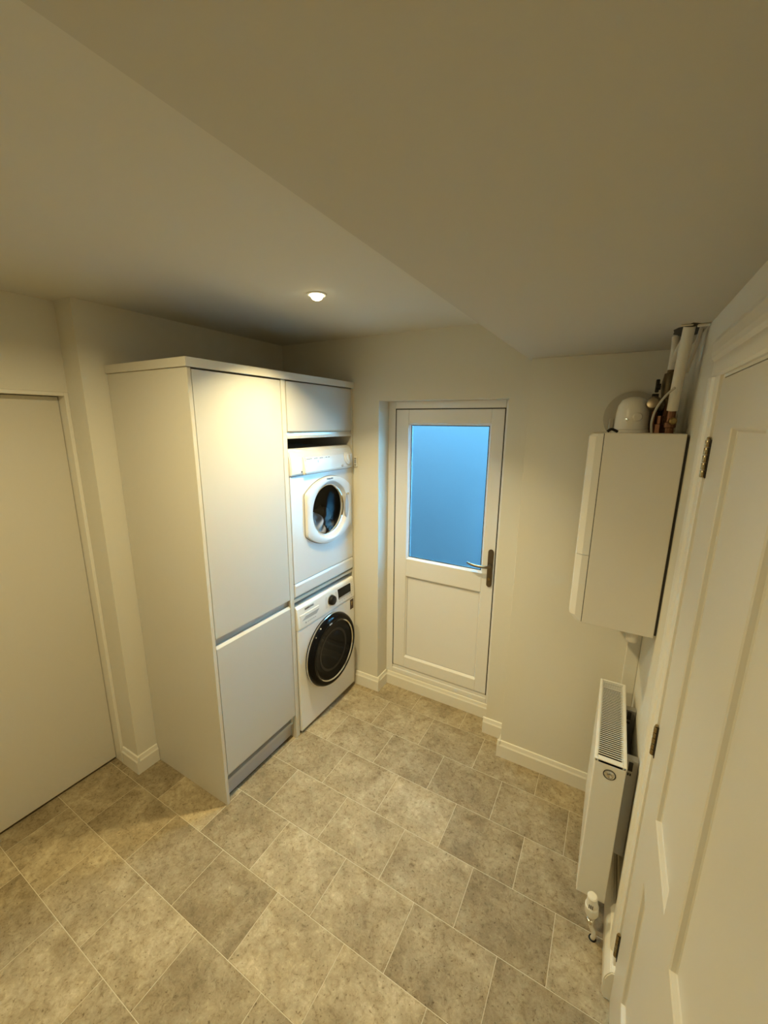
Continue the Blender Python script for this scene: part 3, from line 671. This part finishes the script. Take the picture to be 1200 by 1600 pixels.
# ------------------------------------------------------------------ radiator
RX0, RX1, QY0, QY1, QZ0, QZ1 = 1.599, 1.701, .374, .912, .143, .768
r = thing('radiator', 'white double panel radiator with top grille below the boiler', 'radiator', ((RX0+RX1)/2, (QY0+QY1)/2, 0))
obj('front_panel', box((RX0, RX0+.014, QY0+.006, QY1-.006, QZ0+.004, QZ1-.010), bevel=.004), rad_m, r)
obj('back_panel', box((RX1-.014, RX1, QY0+.006, QY1-.006, QZ0+.004, QZ1-.010), bevel=.004), rad_m, r)
obj('convector', merge(*[box((RX0+.018, RX1-.018, y, y+.0015, QZ0+.03, QZ1-.045)) for y in [QY0+.02+.02*i for i in range(25)]]), fin_m, r)
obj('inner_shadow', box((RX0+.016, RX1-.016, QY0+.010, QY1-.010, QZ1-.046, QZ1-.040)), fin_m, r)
for y0, y1, nm in ((QY0, QY0+.008, 'near'), (QY1-.008, QY1, 'far')):
    bmq = box((RX0+.001, RX1-.001, y0, y1, QZ0, QZ1-.001), bevel=.003)
    obj('side_cover', bmq, rad_m, r)
gx0, gx1, gy0, gy1 = RX0+.011, RX1-.011, QY0+.022, QY1-.012
gr = obj('grille', merge(box((RX0-.001, gx0, QY0, QY1, QZ1-.014, QZ1), bevel=.003), box((gx1, RX1+.001, QY0, QY1, QZ1-.014, QZ1), bevel=.003),
                         box((gx0, gx1, QY0, gy0, QZ1-.014, QZ1), bevel=.002), box((gx0, gx1, gy1, QY1, QZ1-.014, QZ1), bevel=.002)), rad_m, r)
nsl = 44; pitch = (gy1-gy0)/nsl
bms = box((gx0-.001, gx1+.001, 0, .0036, -.0026, 0), bevel=.0008, seg=1); mes = bpy.data.meshes.new('slat'); bms.to_mesh(mes); bms.free(); mes.materials.append(rad_m)
for i in range(1, nsl):
    o = bpy.data.objects.new('slat', mes); COL.objects.link(o); o.parent = gr
    o.location = Vector((0, gy0+i*pitch-.0018, QZ1-.001))-wpos(gr)
bv = obj('bleed_plug', lathe([(.0165,0), (.0165,.003), (.0125,.005), (.0125,.003), (.008,.003), (.007,.009), (.003,.010), (0,.010)], (1.652, QY0, .7175), (0,-1,0), n=28), chrome_m, r, smooth=True); bv['label'] = 'round chrome bleed plug'
obj('bleed_ring', lathe([(.0175,.0004), (.0205,.0016), (.0205,0)], (1.652, QY0, .7175), (0,-1,0), n=28), blackp_m, r)
for y in (QY0+.09, QY1-.14):
    br = obj('wall_hook', merge(box((RX1+.002, XR-.002, y, y+.030, .30, .735)), box((RX1+.001, RX1+.008, y-.004, y+.034, .62, .70))), steel_m, r)
    obj('hook_slot', merge(box((RX1+.012, RX1+.026, y-.0012, y-.0002, .690, .728)), box((RX1+.012, RX1+.017, y-.0012, y-.0002, .670, .680)), box((RX1+.019, RX1+.024, y-.0012, y-.0002, .670, .680))), dark_m, br)
v = thing('radiator_valve', 'white thermostatic valve head with pipe at radiator foot', 'valve', (1.663, .345, 0))
vax = Vector((-.05, -.10, 1))
vb = (1.660, .336, .118)
hd = obj('thermostat_head', lathe([(0,.098), (.014,.098), (.0175,.094), (.0185,.070), (.0195,.066), (.0195,.050), (.0235,.046), (.0245,.012), (.021,.002), (.012,0), (0,0)], vb, vax, n=32), rad_m, v, smooth=True)
obj('scale_marks', merge(*[box((1.660-.014+i*.006, 1.660-.0115+i*.006, .3085, .3105, .170, .186)) for i in range(3)]), print_m, hd)
obj('valve_body', merge(lathe([(.0115,-.035), (.0135,-.033), (.0135,-.018), (.0105,-.016), (.0105,0), (.0145,.001), (.0145,.012)], (vb[0], vb[1], vb[2]-.008), (0,0,1), n=12), tube([(vb[0], vb[1], .095), (vb[0], QY0+.004, .150)], .010, n=12, sub=1)), chrome_m, v, smooth=True)
obj('pipe', tube([(vb[0], vb[1], .088), (vb[0]+.004, vb[1]-.002, .062), (vb[0]+.016, vb[1]-.004, .040), (vb[0]+.018, vb[1]-.003, .018), (vb[0]+.016, vb[1]+.002, .002)], .0082, n=14), insul_m, v, smooth=True)
obj('floor_collar', lathe([(.009,.003), (.013,.0022), (.014,0)], (vb[0]+.016, vb[1]+.002, .0002), (0,0,1), n=20), blackp_m, v)
obj('lockshield_pipe', tube([(1.655, QY1+.012, .150), (1.655, QY1+.020, .10), (1.655, QY1+.020, .001)], .0082, n=12), insul_m, r, smooth=True)

# ------------------------------------------------------------------ downlights
def downlight(x, y, label, watts=LAMP_W, spread=115):
    t = thing('downlight', label, 'downlight', (x, y, ZC), 'recessed downlights in the ceiling')
    obj('bezel', lathe([(.033,-.0045), (.036,-.0055), (.041,-.004), (.042,0), (.030,0), (.031,-.003), (.033,-.0045)], (x, y, ZC), (0,0,1), n=40), trim_m, t, smooth=True)
    obj('reflector', lathe([(.0325,-.004), (.031,-.0018), (.0278,-.0010)], (x, y, ZC), (0,0,1), n=40), can_m, t, smooth=True)
    obj('lens', lathe([(0,-.024), (.011,-.0232), (.019,-.0195), (.0245,-.012), (.0275,-.0008)], (x, y, ZC), (0,0,1), n=36), lens_m, t, smooth=True)
    l = bpy.data.lights.new('downlight_beam', 'AREA'); l.shape = 'DISK'; l.size = .05; l.energy = watts; l.color = LAMP_COL; l.spread = radians(spread)
    lo = bpy.data.objects.new('downlight_beam', l); COL.objects.link(lo); lo.parent = t; lo.location = (0, 0, -.027)
    return t
downlight(.376, .372, 'small glowing round downlight in ceiling above the tall cabinet')
downlight(.380, -.80, 'second ceiling downlight, nearer the viewer, outside the picture to the left', 17.5, 165)
